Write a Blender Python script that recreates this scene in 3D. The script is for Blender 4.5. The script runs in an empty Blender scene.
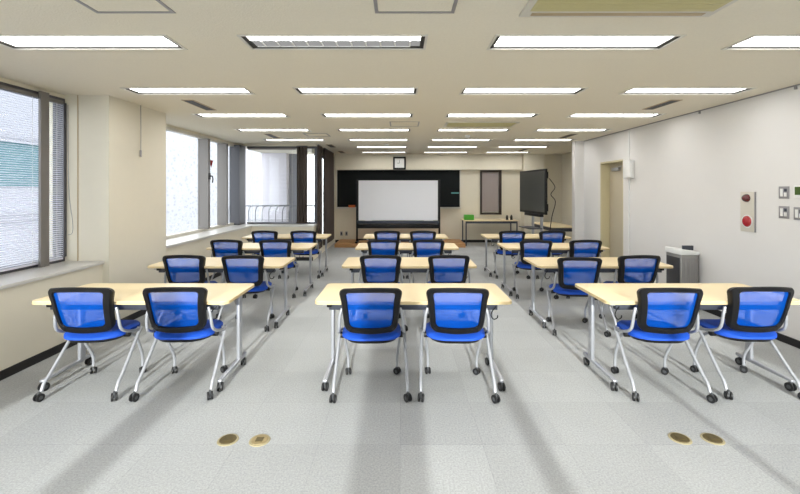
import bpy, bmesh, math, random
from mathutils import Vector, Matrix
random.seed(7)
S = bpy.context.scene
C = S.collection
PI = math.pi
H_CAM, CEIL, FOC = 1.55, 2.58, 412.0

# ------------------------------------------------------------------ materials
def srgb(r, g, b):
    f = lambda c: (c/255/12.92) if c/255 <= 0.04045 else ((c/255+0.055)/1.055)**2.4
    return (f(r), f(g), f(b), 1)

def mat(name, col, rough=0.6, metal=0.0, bump=0.0, bscale=200, noise=0.0, nscale=8, spec=0.5, coat=0):
    m = bpy.data.materials.new(name); m.use_nodes = True
    nt = m.node_tree; b = nt.nodes['Principled BSDF']
    b.inputs['Base Color'].default_value = col
    b.inputs['Roughness'].default_value = rough
    b.inputs['Metallic'].default_value = metal
    b.inputs['Specular IOR Level'].default_value = spec
    if coat: b.inputs['Coat Weight'].default_value = coat
    tc = nt.nodes.new('ShaderNodeTexCoord')
    if noise > 0:
        n = nt.nodes.new('ShaderNodeTexNoise'); n.inputs['Scale'].default_value = nscale; n.inputs['Detail'].default_value = 5
        nt.links.new(tc.outputs['Object'], n.inputs['Vector'])
        mx = nt.nodes.new('ShaderNodeMix'); mx.data_type = 'RGBA'
        lo = tuple(c*(1-noise) for c in col[:3])+(1,); hi = tuple(min(1, c*(1+noise)) for c in col[:3])+(1,)
        mx.inputs['A'].default_value = lo; mx.inputs['B'].default_value = hi
        nt.links.new(n.outputs['Fac'], mx.inputs['Factor']); nt.links.new(mx.outputs['Result'], b.inputs['Base Color'])
    if bump > 0:
        n2 = nt.nodes.new('ShaderNodeTexNoise'); n2.inputs['Scale'].default_value = bscale; n2.inputs['Detail'].default_value = 4
        nt.links.new(tc.outputs['Object'], n2.inputs['Vector'])
        bp = nt.nodes.new('ShaderNodeBump'); bp.inputs['Strength'].default_value = bump; bp.inputs['Distance'].default_value = 0.004
        nt.links.new(n2.outputs['Fac'], bp.inputs['Height']); nt.links.new(bp.outputs['Normal'], b.inputs['Normal'])
    return m

def emit(name, col, s):
    m = bpy.data.materials.new(name); m.use_nodes = True
    nt = m.node_tree; nt.nodes.clear()
    e = nt.nodes.new('ShaderNodeEmission'); e.inputs['Color'].default_value = col; e.inputs['Strength'].default_value = s
    o = nt.nodes.new('ShaderNodeOutputMaterial'); nt.links.new(e.outputs[0], o.inputs['Surface'])
    return m

M = {}
M['wall_white'] = mat('white_wallpaper', srgb(222, 220, 218), 0.85, bump=0.25, bscale=160, noise=0.02, nscale=3)
M['wall_cream'] = mat('cream_paint', srgb(219, 212, 194), 0.8, bump=0.15, bscale=120, noise=0.02)
M['wall_grey'] = mat('pillar_paint', srgb(220, 214, 198), 0.8, bump=0.15, bscale=120, noise=0.02)
M['ceil'] = mat('rock_wool_tile', srgb(229, 222, 205), 0.95, bump=0.7, bscale=90, noise=0.05, nscale=60)
M['sill'] = mat('sill_board', srgb(206, 204, 200), 0.35, noise=0.02)
M['black_skirt'] = mat('black_vinyl', srgb(22, 21, 22), 0.5)
M['desk'] = mat('maple_laminate', srgb(232, 213, 172), 0.38, noise=0.03, nscale=5)
M['desk_edge'] = mat('maple_edge_band', srgb(205, 184, 140), 0.45)
M['silver'] = mat('silver_paint', srgb(178, 180, 186), 0.32, 0.55)
M['chrome'] = mat('satin_silver', srgb(166, 168, 173), 0.36, 0.3)
M['dark_metal'] = mat('dark_grey_metal', srgb(66, 70, 80), 0.4, 0.4)
M['black'] = mat('black_plastic', srgb(9, 9, 12), 0.45, spec=0.35)
M['caster'] = mat('caster_rubber', srgb(22, 22, 24), 0.5)
M['hub'] = mat('caster_hub', srgb(70, 72, 74), 0.4)
M['seat_blue'] = mat('royal_blue_fabric', srgb(11, 74, 184), 0.7, bump=0.3, bscale=500)
M['frame_dark'] = mat('window_frame_dark', srgb(84, 84, 90), 0.45, 0.3)
M['frame_grey'] = mat('window_frame_grey', srgb(122, 118, 116), 0.45, 0.3)
M['white'] = mat('white_plastic', srgb(232, 232, 230), 0.35)
M['offwhite'] = mat('offwhite_plastic', srgb(208, 203, 192), 0.45)
M['rim'] = mat('light_rim', srgb(208, 204, 194), 0.4)
M['groove'] = mat('dark_recess', srgb(52, 50, 46), 0.7)
M['tube'] = emit('fluorescent_diffuser', (1, 0.985, 0.96, 1), 10.6)
M['off_glow'] = emit('glowing_reflector', (1, 0.99, 0.97, 1), 0.34)  # faint emission standing in for light reflected by the unlit half
M['louver'] = mat('louver_white', srgb(238, 238, 236), 0.4)
M['blackboard'] = mat('blackboard_slate', srgb(10, 15, 17), 0.75, noise=0.15, nscale=3, spec=0.25)
M['screen_white'] = mat('projection_white', srgb(238, 239, 244), 0.6)
M['wood'] = mat('platform_wood', srgb(186, 140, 92), 0.5, noise=0.1, nscale=4)
M['glass_black'] = mat('display_glass', srgb(62, 64, 62), 0.3, spec=0.5)
M['green'] = mat('green_plastic', srgb(70, 160, 40), 0.5)
M['orange'] = mat('orange_plastic', srgb(225, 110, 50), 0.5)
M['teal'] = mat('teal_magnet', srgb(70, 130, 130), 0.5)
M['red'] = mat('red_lens', srgb(165, 18, 28), 0.2, coat=0.5)
M['dkred'] = mat('dark_red_lens', srgb(92, 12, 18), 0.15, coat=0.6)
M['cover_grey'] = mat('switch_grey', srgb(150, 148, 150), 0.4, 0.3)
M['bronze'] = mat('dark_bronze', srgb(92, 80, 48), 0.5, 0.3, noise=0.3, nscale=60)
M['brass'] = mat('worn_brass', srgb(150, 134, 96), 0.55, 0.2, noise=0.2, nscale=60)
M['ring'] = mat('pale_brass_ring', srgb(160, 150, 118), 0.6, 0.1)
M['door'] = mat('door_beige', srgb(192, 182, 160), 0.5)
M['jamb'] = mat('door_jamb_beige', srgb(206, 196, 160), 0.5)
M['curtain'] = mat('brown_blackout_fabric', srgb(100, 90, 84), 0.9, noise=0.1, nscale=30)
M['slat'] = mat('blind_slat', srgb(240, 240, 246), 0.5)
M['slat_grey'] = mat('blind_slat_grey', srgb(150, 152, 162), 0.4)
M['olive'] = mat('aged_beige_plastic', srgb(192, 184, 136), 0.5)
M['tan'] = mat('aged_brown_plastic', srgb(176, 156, 124), 0.5)
M['blindcloth'] = mat('grey_roller_cloth', srgb(150, 140, 138), 0.8)
M['brownframe'] = mat('dark_brown_frame', srgb(48, 38, 34), 0.4)
M['bldg'] = mat('exterior_tile', srgb(126, 127, 136), 0.8, noise=0.03, nscale=1)
M['bldg_teal'] = mat('exterior_teal_glass', srgb(68, 96, 104), 0.7, spec=0.1)
M['bldg_panel'] = mat('exterior_grey_panel', srgb(160, 162, 174), 0.8)
M['bldg_lilac'] = mat('exterior_lilac_panel', srgb(240, 236, 246), 0.8)
M['rail'] = mat('rail_grey', srgb(150, 152, 160), 0.4, 0.3)
M['ground'] = mat('street_asphalt', srgb(150, 150, 150), 0.9, noise=0.1)
M['pur_side'] = mat('purifier_dark', srgb(72, 72, 74), 0.35, 0.3)
M['pur_silver'] = mat('purifier_silver', srgb(160, 158, 154), 0.3, 0.5)
M['lcd'] = mat('green_lcd', srgb(70, 92, 40), 0.2)

def glass_mat():
    m = bpy.data.materials.new('clear_glass'); m.use_nodes = True
    nt = m.node_tree; nt.nodes.clear()
    t = nt.nodes.new('ShaderNodeBsdfTransparent'); t.inputs[0].default_value = (0.95, 0.97, 0.97, 1)
    g = nt.nodes.new('ShaderNodeBsdfGlossy'); g.inputs['Roughness'].default_value = 0.02
    lw = nt.nodes.new('ShaderNodeLayerWeight'); lw.inputs['Blend'].default_value = 0.5
    pw = nt.nodes.new('ShaderNodeMath'); pw.operation = 'POWER'; pw.inputs[1].default_value = 5.0
    fr = nt.nodes.new('ShaderNodeMath'); fr.operation = 'MULTIPLY_ADD'; fr.inputs[1].default_value = 0.6; fr.inputs[2].default_value = 0.03
    nt.links.new(lw.outputs['Facing'], pw.inputs[0]); nt.links.new(pw.outputs[0], fr.inputs[0])
    mx = nt.nodes.new('ShaderNodeMixShader'); o = nt.nodes.new('ShaderNodeOutputMaterial')
    nt.links.new(fr.outputs[0], mx.inputs[0]); nt.links.new(t.outputs[0], mx.inputs[1]); nt.links.new(g.outputs[0], mx.inputs[2])
    nt.links.new(mx.outputs[0], o.inputs['Surface'])
    return m
M['glass'] = glass_mat()

def mesh_mat():      # see-through blue net
    m = bpy.data.materials.new('blue_net'); m.use_nodes = True
    nt = m.node_tree; nt.nodes.clear()
    t = nt.nodes.new('ShaderNodeBsdfTransparent'); t.inputs[0].default_value = (0.55, 0.63, 0.92, 1)
    d = nt.nodes.new('ShaderNodeBsdfDiffuse'); d.inputs[0].default_value = srgb(4, 100, 222)
    l = nt.nodes.new('ShaderNodeBsdfTranslucent'); l.inputs[0].default_value = srgb(4, 100, 222)
    a = nt.nodes.new('ShaderNodeMixShader'); a.inputs[0].default_value = 0.4
    mx = nt.nodes.new('ShaderNodeMixShader'); mx.inputs[0].default_value = 0.54
    o = nt.nodes.new('ShaderNodeOutputMaterial')
    nt.links.new(d.outputs[0], a.inputs[1]); nt.links.new(l.outputs[0], a.inputs[2])
    nt.links.new(t.outputs[0], mx.inputs[1]); nt.links.new(a.outputs[0], mx.inputs[2])
    nt.links.new(mx.outputs[0], o.inputs['Surface'])
    return m
M['net'] = mesh_mat()
def thin_slat():     # light enamel slats that let some daylight through
    m = M['slat']; nt = m.node_tree; b = nt.nodes['Principled BSDF']; o = nt.nodes['Material Output']
    t = nt.nodes.new('ShaderNodeBsdfTranslucent'); t.inputs[0].default_value = srgb(225, 226, 236)
    mx = nt.nodes.new('ShaderNodeMixShader'); mx.inputs[0].default_value = 0.4
    nt.links.new(b.outputs[0], mx.inputs[1]); nt.links.new(t.outputs[0], mx.inputs[2]); nt.links.new(mx.outputs[0], o.inputs['Surface'])
thin_slat()

def carpet_mat():
    m = mat('carpet_tiles', srgb(190, 192, 191), 0.92, spec=0.25)
    nt = m.node_tree; b = nt.nodes['Principled BSDF']
    tc = nt.nodes.new('ShaderNodeTexCoord')
    # 0.5 m tiles, a slightly different grey each
    sc = nt.nodes.new('ShaderNodeVectorMath'); sc.operation = 'SCALE'; sc.inputs['Scale'].default_value = 2.0
    fl = nt.nodes.new('ShaderNodeVectorMath'); fl.operation = 'FLOOR'
    wn = nt.nodes.new('ShaderNodeTexWhiteNoise'); wn.noise_dimensions = '2D'
    nt.links.new(tc.outputs['Object'], sc.inputs[0]); nt.links.new(sc.outputs[0], fl.inputs[0]); nt.links.new(fl.outputs[0], wn.inputs['Vector'])
    pile = nt.nodes.new('ShaderNodeTexNoise'); pile.inputs['Scale'].default_value = 90; pile.inputs['Detail'].default_value = 6; pile.inputs['Roughness'].default_value = 0.75
    nt.links.new(tc.outputs['Object'], pile.inputs['Vector'])
    big = nt.nodes.new('ShaderNodeTexNoise'); big.inputs['Scale'].default_value = 1.3; big.inputs['Detail'].default_value = 4
    nt.links.new(tc.outputs['Object'], big.inputs['Vector'])
    def mr(src, lo, hi, a=0.0, c=1.0):
        r = nt.nodes.new('ShaderNodeMapRange'); r.inputs['From Min'].default_value = a; r.inputs['From Max'].default_value = c
        r.inputs['To Min'].default_value = lo; r.inputs['To Max'].default_value = hi
        nt.links.new(src, r.inputs['Value']); return r.outputs[0]
    def mul(x, y):
        k = nt.nodes.new('ShaderNodeMath'); k.operation = 'MULTIPLY'; nt.links.new(x, k.inputs[0]); nt.links.new(y, k.inputs[1]); return k.outputs[0]
    v = mul(mul(mr(wn.outputs['Value'], 0.92, 1.04), mr(pile.outputs['Fac'], 0.72, 1.28, 0.3, 0.7)), mr(big.outputs['Fac'], 0.95, 1.05, 0.3, 0.7))
    # seams
    frc = nt.nodes.new('ShaderNodeVectorMath'); frc.operation = 'FRACTION'; nt.links.new(sc.outputs[0], frc.inputs[0])
    sp = nt.nodes.new('ShaderNodeSeparateXYZ'); nt.links.new(frc.outputs[0], sp.inputs[0])
    def edge(o):
        k = nt.nodes.new('ShaderNodeMath'); k.operation = 'LESS_THAN'; k.inputs[1].default_value = 0.012; nt.links.new(o, k.inputs[0]); return k.outputs[0]
    mxm = nt.nodes.new('ShaderNodeMath'); mxm.operation = 'MAXIMUM'
    nt.links.new(edge(sp.outputs['X']), mxm.inputs[0]); nt.links.new(edge(sp.outputs['Y']), mxm.inputs[1])
    v = mul(v, mr(mxm.outputs[0], 1.0, 0.92))
    mx = nt.nodes.new('ShaderNodeMix'); mx.data_type = 'RGBA'; mx.blend_type = 'MULTIPLY'; mx.inputs['Factor'].default_value = 1
    mx.inputs['A'].default_value = srgb(167, 169, 169)
    cb = nt.nodes.new('ShaderNodeCombineColor')
    for i in range(3): nt.links.new(v, cb.inputs[i])
    nt.links.new(cb.outputs[0], mx.inputs['B']); nt.links.new(mx.outputs['Result'], b.inputs['Base Color'])
    bp = nt.nodes.new('ShaderNodeBump'); bp.inputs['Strength'].default_value = 0.4; bp.inputs['Distance'].default_value = 0.003
    nt.links.new(pile.outputs['Fac'], bp.inputs['Height']); nt.links.new(bp.outputs['Normal'], b.inputs['Normal'])
    return m
M['carpet'] = carpet_mat()

def city_mat():
    m = mat('hazy_facade', srgb(228, 228, 234), 0.9)
    nt = m.node_tree; b = nt.nodes['Principled BSDF']
    tc = nt.nodes.new('ShaderNodeTexCoord'); v = nt.nodes.new('ShaderNodeTexVoronoi'); v.inputs['Scale'].default_value = 1.6
    mp = nt.nodes.new('ShaderNodeMapping'); mp.inputs['Scale'].default_value = (1, 1, 1.6)
    r = nt.nodes.new('ShaderNodeValToRGB'); r.color_ramp.elements[0].color = srgb(124, 124, 132); r.color_ramp.elements[1].color = srgb(146, 146, 151)
    r.color_ramp.elements[0].position = 0.1; r.color_ramp.elements[1].position = 0.45
    nt.links.new(tc.outputs['Object'], mp.inputs[0]); nt.links.new(mp.outputs[0], v.inputs['Vector']); nt.links.new(v.outputs['Distance'], r.inputs[0])
    nt.links.new(r.outputs[0], b.inputs['Base Color'])
    return m
M['city'] = city_mat()

# ------------------------------------------------------------------ helpers
def box(bm, x0, x1, y0, y1, z0, z1):
    vs = [bm.verts.new(p) for p in ((x0,y0,z0),(x1,y0,z0),(x1,y1,z0),(x0,y1,z0),(x0,y0,z1),(x1,y0,z1),(x1,y1,z1),(x0,y1,z1))]
    for f in ((0,3,2,1),(4,5,6,7),(0,1,5,4),(1,2,6,5),(2,3,7,6),(3,0,4,7)):
        bm.faces.new([vs[i] for i in f])
    return vs

def quad(bm, pts): return bm.faces.new([bm.verts.new(p) for p in pts])

def cyl(bm, a, b, r, n=16, r2=None):
    a, b = Vector(a), Vector(b); d = (b-a).normalized()
    u = d.orthogonal().normalized(); w = d.cross(u); r2 = r if r2 is None else r2
    A = [bm.verts.new(a+(u*math.cos(t)+w*math.sin(t))*r) for t in [2*PI*i/n for i in range(n)]]
    B = [bm.verts.new(b+(u*math.cos(t)+w*math.sin(t))*r2) for t in [2*PI*i/n for i in range(n)]]
    for i in range(n): bm.faces.new((A[i], A[(i+1)%n], B[(i+1)%n], B[i]))
    bm.faces.new(A[::-1]); bm.faces.new(B)

def smooth_path(pts, k=4):
    P = [Vector(p) for p in pts]; out = []
    for i in range(len(P)-1):
        p0 = P[max(0, i-1)]; p1 = P[i]; p2 = P[i+1]; p3 = P[min(len(P)-1, i+2)]
        for j in range(k):
            t = j/k
            out.append(0.5*((2*p1)+(p2-p0)*t+(2*p0-5*p1+4*p2-p3)*t*t+(3*p1-p0-3*p2+p3)*t**3))
    out.append(P[-1]); return out

def tube(bm, pts, r, n=10, sx=1.0, k=4):
    P = smooth_path(pts, k) if k > 1 else [Vector(p) for p in pts]
    rings = []; up = None
    for i, p in enumerate(P):
        d = (P[min(i+1, len(P)-1)]-P[max(i-1, 0)]).normalized()
        if up is None: up = d.orthogonal().normalized()
        up = (up-d*up.dot(d)).normalized(); w = d.cross(up)
        rings.append([bm.verts.new(p+(up*math.cos(2*PI*j/n)+w*math.sin(2*PI*j/n)*sx)*r) for j in range(n)])
    for a, b in zip(rings, rings[1:]):
        for j in range(n): bm.faces.new((a[j], a[(j+1)%n], b[(j+1)%n], b[j]))
    bm.faces.new(rings[0][::-1]); bm.faces.new(rings[-1])

def bevel(bm, w, seg=2):
    bmesh.ops.bevel(bm, geom=bm.edges[:], offset=w, segments=seg, affect='EDGES', profile=0.5)

def obj(name, bm, m, parent=None, smooth=False, loc=None):
    bmesh.ops.recalc_face_normals(bm, faces=bm.faces[:])
    me = bpy.data.meshes.new(name); bm.to_mesh(me); bm.free()
    if smooth:
        for p in me.polygons: p.use_smooth = True
        try: me.set_sharp_from_angle(angle=math.radians(40))
        except Exception: pass
    for mm in (m if isinstance(m, (list, tuple)) else [m]): me.materials.append(M[mm])
    o = bpy.data.objects.new(name, me); C.objects.link(o)
    if parent: o.parent = parent
    if loc: o.location = loc
    return o

def boxes(name, lst, m, parent=None, bev=0, loc=None, seg=2):
    bm = bmesh.new()
    for b in lst: box(bm, *b)
    if bev: bevel(bm, bev, seg)
    return obj(name, bm, m, parent, bool(bev), loc)

def thing(name, label, cat, loc=(0,0,0), rz=0, group=None):
    o = bpy.data.objects.new(name, None); C.objects.link(o)
    o.location = loc; o.rotation_euler = (0, 0, rz); o.empty_display_size = 0.1
    return tag(o, label, cat, group)

def tag(o, label, cat, group=None):
    o['label'] = label; o['category'] = cat; o['kind'] = 'thing'
    if group: o['group'] = group
    return o

def struct(o, label=None):
    o['kind'] = 'structure'
    if label: o['label'] = label
    return o

def copy_tree(o, parent=None):
    c = o.copy(); C.objects.link(c); c.parent = parent
    for ch in list(o.children): copy_tree(ch, c)
    return c

# ------------------------------------------------------------------ lights layout (shared by the ceiling's openings)
COLS = [(-2.82, -1.57), (-1.075, 0.174), (0.647, 1.894), (2.367, 3.60)]
ROWS = [2.75+1.42*i for i in range(-2, 7)]
LDEP = 0.262
LIGHTS = []
for ri, y in enumerate(ROWS):
    for ci, (x0, x1) in enumerate(COLS):
        if ci == 0 and ri >= 7: continue
        LIGHTS.append((ri-2, ci, x0, x1, y))

# ------------------------------------------------------------------ shell
XL_W, XL_LOW, XR = -3.68, -3.25, 3.90
YB, YREAR = 12.1, -2.5
struct(boxes('floor', [(-3.9, 4.9, YREAR-0.2, 12.3, -0.1, 0)], 'carpet'), 'light grey carpet tile floor')

bm = bmesh.new()
xs = sorted(set([-3.9, 4.9]+[v for c in COLS for v in c])); ys = sorted(set([YREAR-0.2, 12.3]+[v for y in ROWS for v in (y, y+LDEP)]))
def is_hole(cx, cy): return any(x0 < cx < x1 and y < cy < y+LDEP for (_, _, x0, x1, y) in LIGHTS)
vd = {}
def V(x, y, z):
    k = (round(x, 4), round(y, 4), z)
    if k not in vd: vd[k] = bm.verts.new((x, y, z))
    return vd[k]
for i in range(len(xs)-1):
    for j in range(len(ys)-1):
        if not is_hole((xs[i]+xs[i+1])/2, (ys[j]+ys[j+1])/2):
            bm.faces.new((V(xs[i],ys[j],CEIL), V(xs[i],ys[j+1],CEIL), V(xs[i+1],ys[j+1],CEIL), V(xs[i+1],ys[j],CEIL)))
bmesh.ops.recalc_face_normals(bm, faces=bm.faces[:])
box(bm, -3.9, 4.9, YREAR-0.2, 12.3, CEIL+0.13, CEIL+0.25)
struct(obj('ceiling', bm, 'ceil'), 'speckled off-white ceiling with recessed light strips')

# right wall with door recess
DY0, DY1, DZ, DX = 7.2, 8.03, 2.08, 4.07
w = boxes('wall_right', [(XR, 4.3, YREAR, DY0, 0, CEIL), (XR, 4.3, DY1, 8.72, 0, CEIL), (XR, 4.3, DY0, DY1, DZ, CEIL), (4.2, 4.3, DY0, DY1, 0, DZ)], 'wall_white'); struct(w)
struct(boxes('wall_right_pier', [(3.70, 4.9, 8.72, 8.86, 0, CEIL)], 'wall_white'))
struct(boxes('wall_right_back', [(4.75, 4.9, 8.86, YB, 0, CEIL)], 'wall_cream'))
d = boxes('door_1', [(DX, DX+0.05, DY0+0.03, DY1-0.03, 0.01, DZ-0.03)], 'door', bev=0.004); struct(d, 'beige flush door set back in the right wall')
boxes('door_frame', [(3.905, DX+0.1, DY0, DY0+0.03, 0, DZ), (3.905, DX+0.1, DY1-0.03, DY1, 0, DZ), (3.905, DX+0.1, DY0+0.03, DY1-0.03, DZ-0.03, DZ)], 'jamb', d)
bm = bmesh.new(); box(bm, DX-0.045, DX, 7.6, 7.85, 1.90, 1.96); bevel(bm, 0.006); tube(bm, [(DX-0.03, 7.62, 1.965), (DX-0.1, 7.45, 1.97), (DX-0.04, 7.3, 1.98)], 0.009, 8); obj('door_closer', bm, 'silver', d, True)
bm = bmesh.new(); tube(bm, [(DX, 7.3, 1.0), (DX-0.05, 7.3, 1.0), (DX-0.055, 7.33, 1.0), (DX-0.055, 7.42, 1.0)], 0.009, 8); obj('door_handle', bm, 'silver', d, True)

# back wall, beam, column
struct(boxes('wall_back', [(-2.1, 4.9, YB, YB+0.2, 0, CEIL)], 'wall_cream'))
struct(boxes('trim_1', [(-1.88, 3.54, 11.94, YB, 2.125, CEIL)], 'wall_cream'), 'plastered beam over the blackboard wall')
struct(boxes('wall_back_column', [(3.56, 4.13, 11.8, YB, 0, CEIL)], 'wall_cream'))
struct(boxes('wall_rear', [(-3.9, 4.3, YREAR-0.2, YREAR, 0, 0.8), (-3.9, 4.3, YREAR-0.2, YREAR, 2.4, CEIL), (-3.9, -2.8, YREAR-0.2, YREAR, 0.8, 2.4), (3.3, 4.3, YREAR-0.2, YREAR, 0.8, 2.4),
    (-0.27, 0.16, YREAR-0.2, YREAR, 0.8, 2.4), (-1.85, -1.62, YREAR-0.2, YREAR, 0.8, 2.4), (0.76, 0.90, YREAR-0.2, YREAR, 0.8, 2.4), (2.02, 2.08, YREAR-0.2, YREAR, 0.8, 2.4)], 'wall_cream'))  # unseen window wall, its upright strips added to cast the dark floor streaks
w6 = struct(boxes('window_6', [(-3.3, 3.3, YREAR-0.12, YREAR-0.06, 0.8, 0.84), (-3.3, 3.3, YREAR-0.12, YREAR-0.06, 2.36, 2.4)], 'frame_grey'))
for a_, b_ in ((-2.8, -1.85), (-1.62, -0.27), (0.16, 0.76), (0.90, 2.02), (2.08, 3.3)): boxes('glass_pane', [(a_, b_, YREAR-0.1, YREAR-0.094, 0.84, 2.36)], 'glass', w6)
# left side
struct(boxes('wall_left', [(-3.9, XL_LOW, YREAR, 4.5, 0, 0.74), (-3.9, XL_W+0.02, YREAR, 4.5, 2.54, CEIL)], 'wall_cream'), 'low cream wall below the near window')
struct(boxes('wall_left_pillar', [(-3.9, -3.18, 4.5, 5.60, 0, CEIL)], 'wall_grey'))
struct(boxes('wall_left_far', [(-3.9, XL_LOW, 5.60, 9.4, 0, 0.74), (-3.9, XL_W+0.02, 5.60, 9.4, 2.54, CEIL)], 'wall_cream'), 'low cream wall below the far windows')
struct(boxes('wall_left_return', [(XL_LOW, -1.9, 9.0, 9.5, 0, 0.74), (-3.7, -1.9, 9.4, 9.5, 2.54, CEIL)], 'wall_cream'))
struct(boxes('wall_left_back', [(-1.96, -1.9, 9.5, 9.6, 0, CEIL), (-2.05, -1.9, 11.2, YB, 0, CEIL), (-2.05, -1.9, 9.6, 11.2, 0, 0.3), (-2.05, -1.9, 9.6, 11.2, 2.4, CEIL)], 'wall_cream'))
struct(boxes('trim_2', [(XL_W-0.1, XL_LOW+0.025, YREAR, 4.5, 0.74, 0.77)], 'sill', bev=0.004), 'pale sill board under the near window')
bm = bmesh.new()
sv = [(XL_W-0.1, 5.60), (XL_LOW+0.025, 5.60), (XL_LOW+0.025, 8.975), (-1.88, 8.975), (-1.88, 9.5), (XL_W-0.1, 9.5)]
a = [bm.verts.new((x, y, 0.74)) for x, y in sv]; b_ = [bm.verts.new((x, y, 0.77)) for x, y in sv]
bm.faces.new(a[::-1]); bm.faces.new(b_)
for i in range(6): bm.faces.new((a[i], a[(i+1)%6], b_[(i+1)%6], b_[i]))
struct(obj('trim_3', bm, 'sill'), 'pale sill board turning the corner under the far windows')
struct(boxes('baseboard_left', [(XL_LOW, XL_LOW+0.012, YREAR, 4.5, 0, 0.075)], 'black_skirt'))
struct(boxes('baseboard_left_far', [(XL_LOW, XL_LOW+0.012, 5.60, 9.0, 0, 0.075), (XL_LOW, -1.9, 8.988, 9.0, 0, 0.075)], 'black_skirt'))
struct(boxes('baseboard_pillar', [(-3.18, -3.17, 4.49, 5.54, 0, 0.075), (-3.25, -3.17, 4.49, 4.5, 0, 0.075)], 'black_skirt'))
struct(boxes('baseboard_right', [(XR-0.012, XR, YREAR, DY0, 0, 0.075), (XR-0.012, XR, DY1, 8.708, 0, 0.075), (3.70, XR, 8.708, 8.72, 0, 0.075)], 'black_skirt'))
struct(boxes('baseboard_back', [(-1.9, -1.76, YB-0.012, YB, 0, 0.075), (1.76, 3.55, YB-0.012, YB, 0, 0.075)], 'black_skirt'))
struct(boxes('trim_4', [(XR-0.012, XR, YREAR, 8.72, CEIL-0.012, CEIL)], 'cover_grey'), 'thin trim where the right wall meets the ceiling')
struct(boxes('trim_5', [(-3.522, -3.512, 4.494, 4.5, 0.77, CEIL)], 'tan'), 'dark joint on the front of the left pillar')
# stage
p = tag(boxes('stage_platform', [(-1.75, 1.75, 11.0, 12.08, 0, 0.1)], 'wood', bev=0.006), 'low brown wooden platform below the blackboard', 'platform')

# ------------------------------------------------------------------ windows
def window(n, frames, panes, label, extra=None):
    w = boxes('window_%d' % n, frames, 'frame_dark'); struct(w, label)
    for pn in panes: boxes('glass_pane', [pn], 'glass', w)
    return w
w1 = window(1, [(-3.76, -3.66, YREAR, 4.5, 0.77, 0.82), (-3.76, -3.66, YREAR, 4.5, 2.49, 2.54), (-3.76, -3.64, 4.46, 4.5, 0.82, 2.49)],
       [(-3.73, -3.724, YREAR, 1.8, 0.82, 2.49), (-3.73, -3.724, 1.94, 4.46, 0.82, 2.49)], 'near left window behind white slatted blinds')
boxes('mullion', [(-3.625, -3.60, 4.13, 4.23, 0.77, 2.54)], 'frame_grey', w1)
boxes('mullion', [(-3.76, -3.66, 1.8, 1.94, 0.82, 2.49)], 'frame_grey', w1)
w2 = window(2, [(-3.77, -3.655, 5.60, 5.56, 0.77, 2.54)],
       [(-3.73, -3.724, 5.60, 7.66, 0.82, 2.5), (-3.73, -3.724, 7.74, 8.47, 0.82, 2.5), (-3.73, -3.724, 8.55, 9.08, 0.82, 2.5)], 'bright far left window with grey mullions')
boxes('bottom_rail', [(-3.76, -3.66, 5.60, 9.08, 0.77, 0.82)], 'rim', w2)
boxes('top_rail', [(-3.76, -3.66, 5.60, 9.08, 2.50, 2.54)], 'rim', w2)
boxes('mullion', [(-3.76, -3.565, 7.66, 7.74, 0.82, 2.5)], 'frame_grey', w2)
boxes('mullion', [(-3.76, -3.565, 8.47, 8.55, 0.82, 2.5)], 'frame_grey', w2)
boxes('mullion', [(-3.76, -3.54, 9.08, 9.45, 0.77, 2.54)], 'frame_dark', w2)
bm = bmesh.new(); tube(bm, [(-3.56, 7.72, 1.80), (-3.52, 7.72, 1.80), (-3.51, 7.73, 1.74), (-3.52, 7.73, 1.68)], 0.011, 8); box(bm, -3.565, -3.55, 7.67, 7.73, 1.74, 1.86); obj('latch', bm, 'black', w2, True)
w3 = window(3, [(-3.5, -1.9, 9.42, 9.47, 0.77, 0.81), (-3.5, -1.9, 9.42, 9.47, 2.49, 2.54), (-2.36, -2.3, 9.42, 9.48, 0.81, 2.49), (-1.95, -1.9, 9.42, 9.48, 0.81, 2.49)],
       [(-3.5, -2.36, 9.44, 9.446, 0.81, 2.49), (-2.3, -1.95, 9.44, 9.446, 0.81, 2.49)], 'window facing the room above the far low wall')
w4 = window(4, [(-2.0, -1.95, 9.6, 11.2, 0.3, 0.35), (-2.0, -1.95, 9.6, 11.2, 2.35, 2.4), (-2.0, -1.95, 9.6, 9.64, 0.35, 2.35), (-2.0, -1.95, 11.16, 11.2, 0.35, 2.35)],
       [(-1.985, -1.98, 9.64, 11.16, 0.35, 2.35)], 'curtained window at the far left corner')
w5 = boxes('window_5', [(2.35, 2.40, YB-0.05, YB, 0.82, 2.12), (2.89, 2.97, YB-0.06, YB, 0.82, 2.12), (2.40, 2.89, YB-0.05, YB, 2.06, 2.12), (2.40, 2.89, YB-0.05, YB, 0.82, 0.87)], 'brownframe')
struct(w5, 'narrow brown framed window in the back wall with grey blind')
boxes('roller_blind', [(2.40, 2.89, YB-0.025, YB-0.01, 0.90, 2.06)], 'blindcloth', w5)
boxes('glass_pane', [(2.40, 2.89, YB-0.008, YB-0.004, 0.87, 2.06)], 'glass', w5)
# red triangle on the pane
bm = bmesh.new()
for s in (0, 1):
    pass
tv = [(-3.718, 8.02, 2.13), (-3.718, 8.20, 2.13), (-3.718, 8.11, 1.98)]
tb = [(x+0.003, y, z) for x, y, z in tv]
A = [bm.verts.new(q) for q in tv]; B = [bm.verts.new(q) for q in tb]
bm.faces.new(A); bm.faces.new(B[::-1])
for i in range(3): bm.faces.new((A[i], A[(i+1)%3], B[(i+1)%3], B[i]))
tag(obj('window_sticker', bm, 'red'), 'small red triangle sticker on the far left window pane', 'sticker')

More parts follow.
